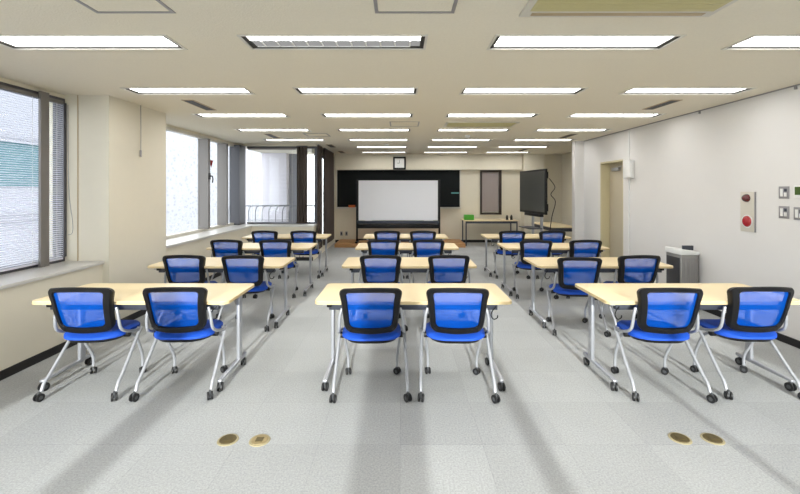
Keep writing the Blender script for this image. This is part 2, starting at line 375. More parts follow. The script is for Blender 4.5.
# venetian blinds
def blind(label, axis, fixed, a0, a1, z0, z1, pitch, m, width=0.024, tilt=0.5, cord=None):
    t = thing('venetian_blind', label, 'blind', (0, 0, 0))
    bm = bmesh.new(); z = z0
    dx, dz = width/2*math.cos(tilt), width/2*math.sin(tilt)
    while z < z1:
        if axis == 'Y':
            P = [(fixed-dx, a0, z+dz), (fixed+dx, a0, z-dz), (fixed+dx, a1, z-dz), (fixed-dx, a1, z+dz)]
        else:
            P = [(a0, fixed-dx, z-dz), (a0, fixed+dx, z+dz), (a1, fixed+dx, z+dz), (a1, fixed-dx, z-dz)]
        A = [bm.verts.new(q) for q in P]; B = [bm.verts.new((q[0], q[1], q[2]+0.0012)) for q in P]
        bm.faces.new(A); bm.faces.new(B[::-1])
        for i in range(4): bm.faces.new((A[i], A[(i+1)%4], B[(i+1)%4], B[i]))
        z += pitch
    obj('slats', bm, m, t)
    if axis == 'Y':
        boxes('head_rail', [(fixed-0.02, fixed+0.02, a0, a1, z1, z1+0.035)], 'frame_grey', t)
        boxes('bottom_rail', [(fixed-0.014, fixed+0.014, a0, a1, z0-0.03, z0-0.012)], m, t)
    else:
        boxes('head_rail', [(a0, a1, fixed-0.02, fixed+0.02, z1, z1+0.035)], 'frame_grey', t)
        boxes('bottom_rail', [(a0, a1, fixed-0.014, fixed+0.014, z0-0.03, z0-0.012)], m, t)
    bm = bmesh.new()
    n = max(2, int((a1-a0)/0.7)+1)
    for i in range(n):
        q = a0+0.08+(a1-a0-0.16)*i/(n-1)
        if axis == 'Y': cyl(bm, (fixed+0.014, q, z0-0.02), (fixed+0.014, q, z1), 0.0015, 5)
        else: cyl(bm, (q, fixed-0.014, z0-0.02), (q, fixed-0.014, z1), 0.0015, 5)
    obj('ladder_cord', bm, 'white', t)
    if cord:
        bm = bmesh.new(); tube(bm, cord, 0.003, 6); obj('pull_cord', bm, 'cover_grey', t, True)
    return t
blind('white venetian blind on the widest pane of the near left window', 'Y', -3.645, 2.0, 4.15, 0.83, 2.47, 0.022, 'slat', tilt=0.3)
blind('narrow white venetian blind strip beside the left pillar', 'Y', -3.645, 4.16, 4.44, 0.83, 2.47, 0.022, 'slat', tilt=0.3,
      cord=[(-3.60, 4.465, 2.47), (-3.60, 4.47, 1.9), (-3.59, 4.47, 1.5), (-3.56, 4.48, 1.2), (-3.56, 4.475, 1.08), (-3.60, 4.47, 1.06)])
blind('grey venetian blind in the window above the far low wall', 'X', 9.385, -3.46, -2.37, 0.82, 2.46, 0.03, 'slat_grey', tilt=0.12)

# curtains
def curtain(label, pts, z0, z1, amp, waves, m='curtain'):
    t = thing('curtain', label, 'curtain', (0, 0, 0))
    bm = bmesh.new(); n = waves*8; (xa, ya), (xb, yb) = pts
    d = Vector((xb-xa, yb-ya, 0)); L = d.length; d.normalize(); nn = Vector((-d.y, d.x, 0))
    rows = []
    for z in (z0, (z0+z1)/2, z1):
        r = []
        for i in range(n+1):
            s = i/n; off = amp*math.sin(2*PI*waves*s)*(1.0 if z < z1 else 0.7)+amp*0.3*math.sin(5.3*waves*s)
            r.append(bm.verts.new(Vector((xa, ya, z))+d*(L*s)+nn*off))
        rows.append(r)
    for a, b in zip(rows, rows[1:]):
        for i in range(n): bm.faces.new((a[i], a[i+1], b[i+1], b[i]))
    bmesh.ops.solidify(bm, geom=bm.faces[:], thickness=0.004)
    obj('curtain_fabric', bm, m, t, True)
    bm = bmesh.new(); cyl(bm, (xa, ya, z1+0.012), (xb, yb, z1+0.012), 0.012, 8); obj('curtain_rail', bm, 'frame_dark', t)
    return t
curtain('dark brown curtain bunched at the window above the far low wall', [(-2.34, 9.34), (-2.10, 9.34)], 0.79, 2.52, 0.025, 4)
curtain('dark brown curtain on the corner window, nearer the room', [(-1.84, 9.27), (-1.84, 9.70)], 0.20, 2.54, 0.022, 4)
curtain('dark grey-brown curtain on the corner window, nearest the blackboard', [(-1.83, 9.98), (-1.83, 11.35)], 0.20, 2.54, 0.03, 10)

# ------------------------------------------------------------------ outside
t = thing('office_building', 'pale office building with teal window bands outside the near window', 'building', (-12, 3, -12))
boxes('facade', [(-4, 0, -4, 12.5, 0, 26)], 'bldg', t)
for k in range(4):
    z = 13.65+(k-2)*7
    boxes('window_band', [(0, 0.06, -3.6, 12.1, z, z+1.35)], 'bldg_teal', t)
for k in range(4):
    z = 12.6+(k-2)*2.4+2.4
    boxes('ledge', [(0, 0.15, -4, 12.5, z, z+0.08)], 'bldg', t)
tag(boxes('neighbour_building', [(-30, -24, 30, 80, -12, 9)], 'city'), 'hazy white building beyond the far left window', 'building')
t = thing('neighbour_wing', 'lilac-grey building wing outside the window above the far low wall', 'building', (0, 0, -12))
boxes('pier', [(-3.9, -3.2, 11.6, 12.6, 0, 16)], 'bldg_lilac', t)
boxes('panel', [(-3.2, -2.9, 11.9, 12.6, 0, 16)], 'bldg_panel', t)
bm = bmesh.new()
t = thing('balcony_railing', 'curved grey railing outside the facing window', 'railing', (0, 0, -1.0))
boxes('balcony_slab', [(-4.6, -2.1, 9.7, 10.5, -0.15, 0)], 'bldg', t)
for i in range(14):
    x = -4.5+i*0.17
    bm = bmesh.new(); tube(bm, [(x, 10.4, 0), (x, 10.4, 1.75), (x+0.01, 10.38, 2.0), (x+0.08, 10.3, 2.12), (x+0.17, 10.25, 2.14)], 0.012, 6); obj('post', bm, 'rail', t, True)
bm = bmesh.new(); cyl(bm, (-4.6, 10.25, 2.15), (-2.1, 10.25, 2.15), 0.018, 8); cyl(bm, (-4.6, 10.4, 1.78), (-2.1, 10.4, 1.78), 0.010, 8); obj('handrail', bm, 'rail', t, True)
struct(boxes('ground_outside', [(-80, -3.95, -40, 90, -12.2, -12)], 'ground'))

# ------------------------------------------------------------------ ceiling lights
def make_light(off=False):
    L, W = 1.249, LDEP
    t = thing('ceiling_light', '', 'ceiling light', (0, 0, CEIL))
    e = 0.012
    boxes('rim', [(-e, L+e, -e, 0.004, -0.006, 0.0), (-e, L+e, W-0.004, W+e, -0.006, 0), (-e, 0.004, 0.004, W-0.004, -0.006, 0), (L-0.004, L+e, 0.004, W-0.004, -0.006, 0)], 'rim', t)
    boxes('housing', [(0, L, 0.0, 0.008, 0, 0.1), (0, L, W-0.008, W, 0, 0.1), (0, 0.012, 0.008, W-0.008, 0, 0.1), (L-0.012, L, 0.008, W-0.008, 0, 0.1), (0, L, 0, W, 0.1, 0.105), (0.012, L-0.012, 0.008, 0.015, 0.003, 0.04), (0.012, L-0.012, W-0.015, W-0.008, 0.003, 0.04), (0.012, 0.031, 0.015, W-0.015, 0.003, 0.04), (L-0.031, L-0.012, 0.015, W-0.015, 0.003, 0.04)], 'groove', t)
    my = W/2
    boxes('lamp_panel', [(0.032, L-0.032, 0.016, my-0.001, 0.012, 0.03)], 'tube', t)
    boxes('lamp_panel', [(0.032, L-0.032, my+0.001, W-0.016, 0.014 if off else 0.012, 0.03)], 'off_glow' if off else 'tube', t)
    bm = bmesh.new(); n = 12
    for i in range(1, n):
        x = L*i/n
        if not off: box(bm, x-0.0012, x+0.0012, 0.012, W-0.012, 0.009, 0.0118)
    if off:
        xa = 0.04
        for i in range(1, n):
            x = L*i/n
            box(bm, xa, x-0.004, W-0.019, W-0.016, 0.006, 0.0135); box(bm, x-0.004, x+0.004, W-0.019, W-0.016, 0.006, 0.0135)
            box(bm, x-0.004, x+0.004, my, W-0.019, 0.006, 0.0135); xa = x+0.004
        bmesh.ops.remove_doubles(bm, verts=bm.verts[:], dist=0.0001)
    obj('louver', bm, 'louver', t)
    return t
proto = make_light(); special = make_light(True)
colname = ['the window side column', 'the left middle column', 'the right middle column', 'the right wall column']
rown = {-2: 'behind the camera', -1: 'above the camera', 0: 'nearest the camera', 1: 'second row', 2: 'third row', 3: 'fourth row', 4: 'fifth row', 5: 'sixth row', 6: 'last row, by the blackboard wall'}
first = True
for (r, c, x0, x1, y) in LIGHTS:
    if r == 0 and c == 1: o = special
    elif first: o = proto; first = False
    else: o = copy_tree(proto)
    o.location = (x0, y, CEIL); o.scale = ((x1-x0)/1.249, 1, 1)
    o['group'] = 'recessed ceiling lights'
    o['label'] = 'recessed strip light, %s, in %s' % (rown[r], colname[c])
special['label'] = 'recessed light nearest the camera with its unlit half given a faint glow, left middle column'

# hatches, AC units, slot vents, detectors
def hatch(x0, y0, s, label):
    t = thing('ceiling_hatch', label, 'hatch', (x0, y0, CEIL), 0, 'square access hatches in the ceiling')
    e = 0.02
    boxes('frame', [(0, s, 0, e, -0.004, 0.0), (0, s, s-e, s, -0.004, 0), (0, e, e, s-e, -0.004, 0), (s-e, s, e, s-e, -0.004, 0)], 'cover_grey', t)
    boxes('panel', [(e+0.003, s-e-0.003, e+0.003, s-e-0.003, -0.002, 0)], 'ceil', t)
hatch(-1.765, 1.94, 0.46, 'square ceiling hatch at the near left, before the lights')
hatch(-0.145, 1.94, 0.46, 'square ceiling hatch at the near centre of the ceiling')
hatch(-0.16, 6.24, 0.46, 'square ceiling hatch beside the ceiling air conditioner')
hatch(-1.78, 7.53, 0.44, 'square ceiling hatch between the fourth and fifth light rows')
def aircon(x0, y0, label):
    t = thing('air_conditioner', label, 'air conditioner', (x0, y0, CEIL), 0, 'ceiling air conditioners')
    boxes('casing', [(0, 1.12, 0, 0.46, -0.014, 0)], 'rim', t, bev=0.004)
    boxes('intake_grille', [(0.04, 1.08, 0.03, 0.37, -0.018, -0.014)], 'olive', t)
    bm = bmesh.new()
    for k in range(14): box(bm, 0.06, 1.06, 0.06+k*0.021, 0.064+k*0.021, -0.0195, -0.018)
    obj('louvre_fins', bm, 'olive', t)
    boxes('air_outlet', [(0.06, 1.06, 0.40, 0.435, -0.016, -0.014)], 'tan', t)
aircon(0.70, 1.97, 'beige ceiling air conditioner nearest the camera')
aircon(0.70, 6.24, 'beige ceiling air conditioner in the middle of the ceiling')
def vent(x, y0, y1, label):
    t = thing('slot_vent', label, 'vent', (x, y0, CEIL), 0, 'dark slot vents along both sides of the ceiling')
    boxes('frame', [(-0.07, 0.07, 0, y1-y0, -0.006, 0)], 'tan', t)
    boxes('slot', [(-0.05, -0.004, 0.02, y1-y0-0.02, -0.008, -0.006), (0.004, 0.05, 0.02, y1-y0-0.02, -0.008, -0.006)], 'black', t)
vent(-2.44, 4.72, 5.33, 'dark slot vent near the left pillar')
vent(-2.45, 7.60, 8.2, 'dark slot vent over the far left tables')
vent(-1.62, 9.4, 10.0, 'dark slot vent by the corner curtain')
vent(-1.60, 11.0, 11.6, 'dark slot vent over the left end of the blackboard')
vent(3.17, 4.72, 5.28, 'dark slot vent nearest the camera on the right side')
vent(3.22, 7.60, 8.2, 'dark slot vent over the doorway end of the right tables')
vent(3.18, 10.3, 11.0, 'dark slot vent in the ceiling above the television')
def detector(x, y, label):
    bm = bmesh.new(); cyl(bm, (0, 0, 0), (0, 0, -0.02), 0.05, 20, 0.05); cyl(bm, (0, 0, -0.02), (0, 0, -0.04), 0.045, 20, 0.025)
    tag(obj('smoke_detector', bm, 'white', None, True, (x, y, CEIL)), label, 'smoke detector')
detector(1.29, 7.85, 'round white smoke detector beyond the air conditioner')
detector(-0.3, 9.35, 'small white detector between the fifth and sixth light rows')
for i, (y, lab) in enumerate([(4.05, 'small ceiling bracket on the right wall, nearer the alarm'), (5.35, 'small ceiling bracket on the right wall, above the purifier')]):
    tag(boxes('picture_hook', [(XR-0.02, XR, y-0.008, y+0.008, CEIL-0.045, CEIL-0.012)], 'cover_grey'), lab, 'bracket')

# ------------------------------------------------------------------ tables
TW, TD, TH = 1.51, 0.61, 0.70
def rounded_top(bm, w, d, z0, z1, r):
    P = []
    for cx, cy, a0 in ((w/2-r, d-r, 0), (-w/2+r, d-r, 90), (-w/2+r, r, 180), (w/2-r, r, 270)):
        for k in range(6):
            a = math.radians(a0+18*k); P.append((cx+r*math.cos(a), cy+r*math.sin(a)))
    A = [bm.verts.new((x, y, z0)) for x, y in P]; B = [bm.verts.new((x, y, z1)) for x, y in P]
    bm.faces.new(A[::-1]); bm.faces.new(B); n = len(P)
    for i in range(n): bm.faces.new((A[i], A[(i+1)%n], B[(i+1)%n], B[i]))

def caster_bm(bm, x, y, r=0.03, w=0.011, gap=0.008):
    for s in (-1, 1):
        cyl(bm, (x+s*gap, y, r), (x+s*(gap+w), y, r), r, 18)

def add_caster(parent, x, y, r, ztop, rz=0.0):
    bm = bmesh.new(); caster_bm(bm, 0, 0, r)
    c = obj('caster', bm, 'caster', parent, True)
    c.location = (x, y, 0); c.rotation_euler.z = rz
    bm = bmesh.new(); box(bm, -0.007, 0.007, -0.012, 0.016, r*0.8, r*2.0); bevel(bm, 0.003); cyl(bm, (0, 0, r*1.9), (0, 0, ztop), 0.008, 10)
    for s in (-1, 1): cyl(bm, (s*0.0192, 0, r), (s*0.0205, 0, r), r*0.45, 12)
    return c, bm

def make_table(hook_side):
    t = thing('folding_table', '', 'table')
    bm = bmesh.new(); rounded_top(bm, TW, TD, TH-0.02, TH, 0.045); obj('tabletop', bm, 'desk', t)
    bm = bmesh.new(); rounded_top(bm, TW+0.004, TD+0.004, TH-0.024, TH-0.004, 0.047)
    eb = obj('edge_band', bm, 'desk_edge', t, True); eb.location.y = -0.002
    # crossbar under the top
    boxes('crossbar', [(-TW/2+0.1, TW/2-0.1, 0.07, 0.115, TH-0.085, TH-0.024)], 'dark_metal', t, bev=0.004)
    boxes('crossbar', [(-TW/2+0.1, TW/2-0.1, 0.42, 0.46, TH-0.085, TH-0.035)], 'silver', t, bev=0.004)
    # book shelf of wire under the top
    for s in (-1, 1):
        X = s*(TW/2-0.075)
        boxes('top_bracket', [(X-0.02, X+0.02, 0.06, 0.52, TH-0.05, TH-0.024)], 'silver', t, bev=0.004)
        bm = bmesh.new(); box(bm, X-0.015, X+0.015, 0.39, 0.455, 0.085, TH-0.05); bevel(bm, 0.009, 3)
        lg = obj('leg', bm, 'silver', t, True)
        bm = bmesh.new(); cyl(bm, (X-s*0.03, 0.425, TH-0.08), (X-s*0.055, 0.425, TH-0.08), 0.022, 14); obj('pivot_knob', bm, 'black', lg, True)
        bm = bmesh.new()
        box(bm, X-0.017, X+0.017, 0.02, 0.55, 0.072, 0.105)
        for v in bm.verts:
            if v.co.y < 0.1 and v.co.z > 0.08: v.co.z -= 0.012
        bevel(bm, 0.008); ft = obj('foot', bm, 'silver', t, True)
        for yy in (0.045, 0.515):
            c, b2 = add_caster(ft, X, yy, 0.032, 0.078, 0.2*s)
            obj('caster_fork', b2, 'hub', c, True)
    s = hook_side; X = s*(TW/2-0.12)
    bm = bmesh.new(); tube(bm, [(X, 0.09, TH-0.03), (X+0.006, 0.07, TH-0.06), (X-0.02, 0.06, TH-0.085), (X-0.035, 0.05, TH-0.12), (X-0.015, 0.05, TH-0.15), (X+0.012, 0.05, TH-0.14), (X+0.016, 0.05, TH-0.12)], 0.004, 8)
    obj('bag_hook', bm, 'black', t, True)
    bm = bmesh.new(); box(bm, -s*(TW/2-0.105)-0.02, -s*(TW/2-0.105)+0.02, 0.05, 0.14, TH-0.06, TH-0.026); bevel(bm, 0.006); obj('tilt_lever', bm, 'black', t, True)
    return t

ROWY = [3.13, 4.57, 5.96, 7.30]
side = [('left', -2.065, 1), ('centre', 0.103, 1), ('right', 2.33, -1)]
rlab = ['nearest the camera', 'in the second row', 'in the third row', 'in the back row']
where = {'left': 'on the window side', 'centre': 'in the middle of the room', 'right': 'on the right wall side'}
pt_a = make_table(1); pt_b = make_table(-1); used = set()
for sname, X, hs in side:
    for i, Y in enumerate(ROWY):
        src = pt_a if hs == 1 else pt_b
        o = src if src not in used else copy_tree(src)
        used.add(src)
        o.location = (X+(-0.035 if sname == 'right' and i else 0), Y, 0)
        o['label'] = 'maple-topped folding table on casters %s, %s' % (rlab[i], where[sname]); o['group'] = 'maple folding tables in rows'

# ------------------------------------------------------------------ chairs
def make_chair():
    t = thing('nesting_chair', '', 'chair')
    # seat cushion
    bm = bmesh.new(); nu, nv = 20, 12
    def seat_pt(u, v, top):
        y = 0.07+0.44*v
        hw = 0.207+0.022*math.sin(PI*min(1, v*1.1))-0.03*max(0, v-0.8)/0.2
        x = u*hw
        edge = max(abs(u), abs(2*v-1))
        if v < 0.25: y += 0.075*(1-v/0.25)*(u**4)
        if v > 0.75: y -= 0.05*((v-0.75)/0.25)*(u*u)
        rnd = 0.022*max(0, (edge-0.75)/0.25)**2.2
        z = 0.455-rnd-0.012*max(0, v-0.8)/0.2+0.008*u*u if top else 0.408+rnd*0.5
        return (x, y, z)
    T = [[bm.verts.new(seat_pt(-1+2*i/nu, j/nv, True)) for i in range(nu+1)] for j in range(nv+1)]
    Bt = [[bm.verts.new(seat_pt(-1+2*i/nu, j/nv, False)) for i in range(nu+1)] for j in range(nv+1)]
    for G in (T, Bt):
        for j in range(nv):
            for i in range(nu): bm.faces.new((G[j][i], G[j][i+1], G[j+1][i+1], G[j+1][i]))
    ring = lambda G: [G[0][i] for i in range(nu)]+[G[j][nu] for j in range(nv)]+[G[nv][i] for i in range(nu, 0, -1)]+[G[j][0] for j in range(nv, 0, -1)]
    a, b = ring(T), ring(Bt)
    for i in range(len(a)): bm.faces.new((a[i], a[(i+1)%len(a)], b[(i+1)%len(b)], b[i]))
    seat = obj('seat', bm, 'seat_blue', t, True)
    bm = bmesh.new()
    P = [bm.verts.new((p.co.x*0.96, 0.3+(p.co.y-0.3)*0.96, 0.417)) for p in [bm.verts.new(seat_pt(-1+2*i/nu, 0, False)) for i in range(nu+1)]]
    bm.free(); bm = bmesh.new()
    lo, hi = [], []
    for q in [(-1+2*i/nu, 0) for i in range(nu)]+[(1, j/nv) for j in range(nv)]+[(1-2*i/nu, 1) for i in range(nu)]+[(-1, 1-j/nv) for j in range(nv)]:
        x, y, z = seat_pt(q[0], q[1], False)
        hi.append(bm.verts.new((x*0.975, 0.3+(y-0.3)*0.975, 0.42))); lo.append(bm.verts.new((x*0.86, 0.3+(y-0.3)*0.9, 0.392)))
    n = len(hi)
    for i in range(n): bm.faces.new((lo[i], lo[(i+1)%n], hi[(i+1)%n], hi[i]))
    bm.faces.new(hi); bm.faces.new(lo[::-1])
    obj('seat_pan', bm, 'black', seat, True)
    # backrest surface
    def back(u, v):       # u,v in metric-ish: u in [-1,1], v in [0,1]
        w = 0.196+0.033*v+0.012*max(0, v-0.7)/0.3
        z = 0.480+0.337*v+(-0.012*(1-v)+0.024*v)*(1-u*u)
        y = 0.075-0.105*v+0.05*u*u*(0.8+0.5*v)-0.015*math.sin(PI*v)
        return Vector((u*w, y, z))
    def loop(fx, fb, ft, rb, rt, n=14):   # rounded rectangle in metric coords, half-width .21, height .325
        W, Hh = 0.21-fx, 0.325; x1 = W; z0 = fb; z1 = Hh-ft; P = []
        for cx, cz, r, a0 in ((x1-rt, z1-rt, rt, 0), (-x1+rt, z1-rt, rt, 90), (-x1+rb, z0+rb, rb, 180), (x1-rb, z0+rb, rb, 270)):
            for k in range(7):
                a = math.radians(a0+15*k); P.append((cx+r*math.cos(a), cz+r*math.sin(a)))
            # straight run subdivisions up to the next corner
            nxt = {0: (-x1+rt, z1), 90: (-x1, z0+rb), 180: (x1-rb, z0), 270: (x1, z1-rt)}[a0]
            x, z = P[-1]
            for k in range(1, 8): P.append((x+(nxt[0]-x)*k/8, z+(nxt[1]-z)*k/8))
        return P
    def place(P, off):
        out = []
        for x, z in P:
            q = back(x/0.21, z/0.325); q.y += off*(1+1.6*(x/0.21)**2) if off > 0.003 else off; out.append(q)
        return out
    Lo = loop(0, 0, 0, 0.055, 0.042); Li = loop(0.046, 0.046, 0.033, 0.032, 0.020)
    Lm = loop(0.007, 0.006, 0.006, 0.05, 0.038); Ln = loop(0.040, 0.040, 0.027, 0.035, 0.024)
    bm = bmesh.new()
    R = [[bm.verts.new(q) for q in place(P, o)] for P, o in ((Lo, 0.0), (Lm, -0.013), (Ln, -0.013), (Li, -0.002), (Li, 0.010), (Ln, 0.018), (Lm, 0.018))]
    n = len(Lo)
    for a, b in zip(R, R[1:]+R[:1]):
        for i in range(n): bm.faces.new((a[i], a[(i+1)%n], b[(i+1)%n], b[i]))
    fr = obj('backrest_frame', bm, 'black', t, True)
    bm = bmesh.new(); cx, cz = 0.0, 0.17; prev = None
    for s in (1.02, 0.8, 0.55, 0.3, 0.1):
        ringv = [bm.verts.new(q) for q in place([(cx+(x-cx)*s, cz+(z-cz)*s) for x, z in Li], 0.002)]
        if prev:
            for i in range(n): bm.faces.new((prev[i], prev[(i+1)%n], ringv[(i+1)%n], ringv[i]))
        prev = ringv
    bm.faces.new(prev)
    net = obj('mesh_back', bm, 'net', fr, True); net['label'] = 'see-through blue net'
    for s in (-1, 1):
        bm = bmesh.new()
        tube(bm, [(s*0.218, 0.105, 0.655), (s*0.234, 0.10, 0.60), (s*0.243, 0.115, 0.50), (s*0.250, 0.17, 0.455), (s*0.252, 0.27, 0.425), (s*0.254, 0.35, 0.418)], 0.0115, 10)
        obj('back_support', bm, 'chrome', t, True)
        bm = bmesh.new(); cyl(bm, (s*0.205, 0.225, 0.415), (s*0.243, 0.225, 0.415), 0.024, 14); obj('pivot_cap', bm, 'black', t, True)
        # rear leg: from the pivot ahead of the seat centre back down to the rear caster
        bm = bmesh.new(); tube(bm, [(s*0.256, 0.35, 0.43), (s*0.262, 0.26, 0.335), (s*0.270, 0.10, 0.165), (s*0.272, 0.045, 0.115), (s*0.272, 0.02, 0.062)], 0.0125, 10)
        lg = obj('leg', bm, 'chrome', t, True)
        c, b2 = add_caster(lg, s*0.272, 0.0, 0.029, 0.07, 0.5*s if s > 0 else -0.25); obj('caster_fork', b2, 'hub', c, True)
        bm = bmesh.new(); tube(bm, [(s*0.225, 0.24, 0.412), (s*0.222, 0.33, 0.36), (s*0.212, 0.42, 0.22), (s*0.205, 0.455, 0.14), (s*0.205, 0.458, 0.062)], 0.0115, 10)
        lg = obj('leg', bm, 'chrome', t, True)
        c, b2 = add_caster(lg, s*0.205, 0.458, 0.027, 0.07, 0.9 if s > 0 else 0.3); obj('caster_fork', b2, 'hub', c, True)
    bm = bmesh.new(); cyl(bm, (-0.256, 0.35, 0.418), (0.256, 0.35, 0.418), 0.010, 10); cyl(bm, (-0.225, 0.245, 0.405), (0.225, 0.245, 0.405), 0.010, 10)
    obj('cross_tube', bm, 'chrome', t, True)
    return t

chairs = [  # x, y, turn, row, table side, half
    (-2.37, 3.02, 0.02, 0, 'left', 'left'), (-1.675, 3.03, 0.05, 0, 'left', 'right'),
    (-0.215, 3.005, 0.03, 0, 'centre', 'left'), (0.425, 3.005, -0.03, 0, 'centre', 'right'),
    (2.0, 3.01, -0.04, 0, 'right', 'left'), (2.70, 3.04, -0.02, 0, 'right', 'right'),
    (-2.386, 4.51, 0.02, 1, 'left', 'left'), (-1.727, 4.49, 0.04, 1, 'left', 'right'),
    (-0.215, 4.51, 0.0, 1, 'centre', 'left'), (0.54, 4.51, 0.02, 1, 'centre', 'right'),
    (1.915, 4.36, -0.08, 1, 'right', 'left'), (2.64, 4.50, 0.02, 1, 'right', 'right'),
    (-2.50, 5.89, 0.0, 2, 'left', 'left'), (-1.787, 5.87, 0.03, 2, 'left', 'right'),
    (-0.24, 5.89, 0.02, 2, 'centre', 'left'), (0.41, 5.89, 0.0, 2, 'centre', 'right'),
    (1.94, 5.84, -0.04, 2, 'right', 'left'), (2.66, 5.86, 0.0, 2, 'right', 'right'),
    (-2.37, 7.17, 0.0, 3, 'left', 'left'), (-1.69, 7.17, 0.02, 3, 'left', 'right'),
    (-0.225, 7.15, 0.0, 3, 'centre', 'left'), (0.40, 7.15, 0.0, 3, 'centre', 'right'),
    (1.956, 7.15, -0.02, 3, 'right', 'left'), (2.66, 7.15, 0.0, 3, 'right', 'right')]
proto = make_chair()
rc = ['front-row', 'second-row', 'third-row', 'back-row']
tw = {'left': 'window-side table', 'centre': 'middle table', 'right': 'table by the right wall'}
for i, (x, y, a, r, sd, hf) in enumerate(chairs):
    o = proto if i == 0 else copy_tree(proto)
    o.location = (x, y, 0); o.rotation_euler.z = a
    o['label'] = 'blue mesh-back chair, %s seat at the %s %s' % (hf, rc[r].replace('front-row', 'nearest') , tw[sd])
    o['group'] = 'blue mesh-back nesting chairs'

# ------------------------------------------------------------------ back of the room
t = thing('blackboard', 'wide black chalkboard on the back wall behind the white screen', 'blackboard', (0, YB, 0))
boxes('board', [(-1.84, 1.75, -0.035, -0.001, 1.04, 2.12)], 'blackboard', t)
boxes('frame', [(-1.87, -1.84, -0.045, -0.001, 1.02, 2.12), (1.75, 1.78, -0.045, -0.001, 1.02, 2.12)], 'rim', t)
boxes('chalk_tray', [(-1.87, 1.78, -0.11, -0.001, 1.0, 1.03)], 'sill', t)
tag(boxes('chalk_eraser', [(-1.50, -1.31, YB-0.10, YB-0.05, 1.03, 1.10)], 'orange', bev=0.006), 'orange box on the left end of the chalk tray', 'box')
tag(boxes('magnet_strip', [(1.50, 1.73, YB-0.042, YB-0.035, 1.43, 1.47)], 'teal', bev=0.002), 'small teal strip on the right side of the blackboard', 'magnet')

t = thing('projection_screen', 'large white screen in a black floor stand on the platform', 'screen', (-0.05, 11.3, 0.1))
boxes('screen_surface', [(-1.085, 1.085, -0.02, 0.0, 0.61, 1.70)], 'screen_white', t)
boxes('frame', [(-1.10, 1.10, -0.01, 0.03, 1.70, 1.72), (-1.10, -1.085, -0.02, 0.03, 0.5, 1.70), (1.085, 1.10, -0.02, 0.03, 0.5, 1.70)], 'black', t)
boxes('case', [(-1.14, 1.14, -0.05, 0.07, 0.39, 0.50)], 'black', t, bev=0.008)
boxes('tray', [(-1.12, 1.12, -0.075, 0.03, 0.515, 0.60)], 'dark_metal', t, bev=0.006)
boxes('pen', [(-0.9, -0.72, -0.07, -0.055, 0.60, 0.615)], 'white', t)
boxes('pen', [(0.7, 0.95, -0.07, -0.055, 0.60, 0.615)], 'white', t)
for s in (-1, 1):
    boxes('post', [(s*1.13-0.025, s*1.13+0.025, 0.0, 0.04, 0.03, 1.72)], 'black', t, bev=0.004)
    boxes('foot', [(s*1.13-0.03, s*1.13+0.03, -0.22, 0.3, 0.0, 0.04)], 'black', t, bev=0.006)
boxes('bottom_bar', [(-1.13, 1.13, 0.0, 0.035, 0.06, 0.10)], 'black', t)

t = thing('wall_clock', 'square black-framed clock with pale face on the beam above the blackboard', 'clock', (-0.015, 11.94, 2.315))
boxes('frame', [(-0.185, -0.135, -0.05, 0, -0.185, 0.185), (0.135, 0.185, -0.05, 0, -0.185, 0.185), (-0.135, 0.135, -0.05, 0, 0.135, 0.185), (-0.135, 0.135, -0.05, 0, -0.185, -0.135)], 'black', t)
boxes('face', [(-0.135, 0.135, -0.03, 0, -0.135, 0.135)], 'white', t)
bm = bmesh.new(); box(bm, -0.004, 0.004, -0.034, -0.03, 0, 0.09); obj('minute_hand', bm, 'black', t)
bm = bmesh.new(); box(bm, -0.065, 0.0, -0.036, -0.032, -0.005, 0.005); obj('hour_hand', bm, 'black', t)

for i, x in enumerate((-1.72, -1.57)):
    t = thing('wall_outlet', ['wall outlet plate left of the screen stand, nearer the curtain', 'wall outlet plate left of the screen stand, nearer the screen'][i], 'outlet', (x, YB, 0.26), 0, 'outlet plates on the back wall')
    boxes('plate', [(-0.035, 0.035, -0.008, 0, -0.06, 0.06)], 'cover_grey', t, bev=0.002)
    boxes('socket', [(-0.018, 0.018, -0.010, -0.008, -0.035, 0.035)], 'dark_metal', t)

t = thing('side_table', 'long beige side table against the back wall under the narrow window', 'table', (2.52, 11.3, 0))
boxes('tabletop', [(-0.74, 0.74, 0, 0.72, 0.68, 0.705)], 'desk', t, bev=0.003)
boxes('apron', [(-0.70, 0.70, 0.02, 0.05, 0.62, 0.68)], 'dark_metal', t)
for s in (-1, 1):
    for y in (0.03, 0.66): boxes('leg', [(s*0.70-0.015, s*0.70+0.015, y, y+0.03, 0, 0.68)], 'dark_metal', t)
t = tag(boxes('storage_box', [(1.79, 2.05, 11.4, 11.6, 0.705, 0.85)], 'green', bev=0.008), 'green box on the left end of the back side table', 'box')
for i, (x, h) in enumerate(((2.99, 0.13), (3.11, 0.14))):
    bm = bmesh.new(); cyl(bm, (x, 11.5, 0.705), (x, 11.5, 0.705+h*0.6), 0.035, 14); cyl(bm, (x, 11.5, 0.705+h*0.6), (x, 11.5, 0.705+h), 0.035, 14, 0.018)
    tag(obj('bottle', bm, 'groove', None, True), ['small dark bottle on the back side table, nearer the window', 'small dark bottle on the back side table, nearest its right end'][i], 'bottle', 'bottles on the back side table')

# television on stand
ax, ay, bx, by = 2.89, 9.78, 3.03, 8.46
ang = math.atan2(ay-by, ax-bx)
t = thing('television', 'large black flat screen on a wheeled stand at the back right', 'television', ((ax+bx)/2, (ay+by)/2, 0), ang)
hw = math.hypot(ax-bx, ay-by)/2
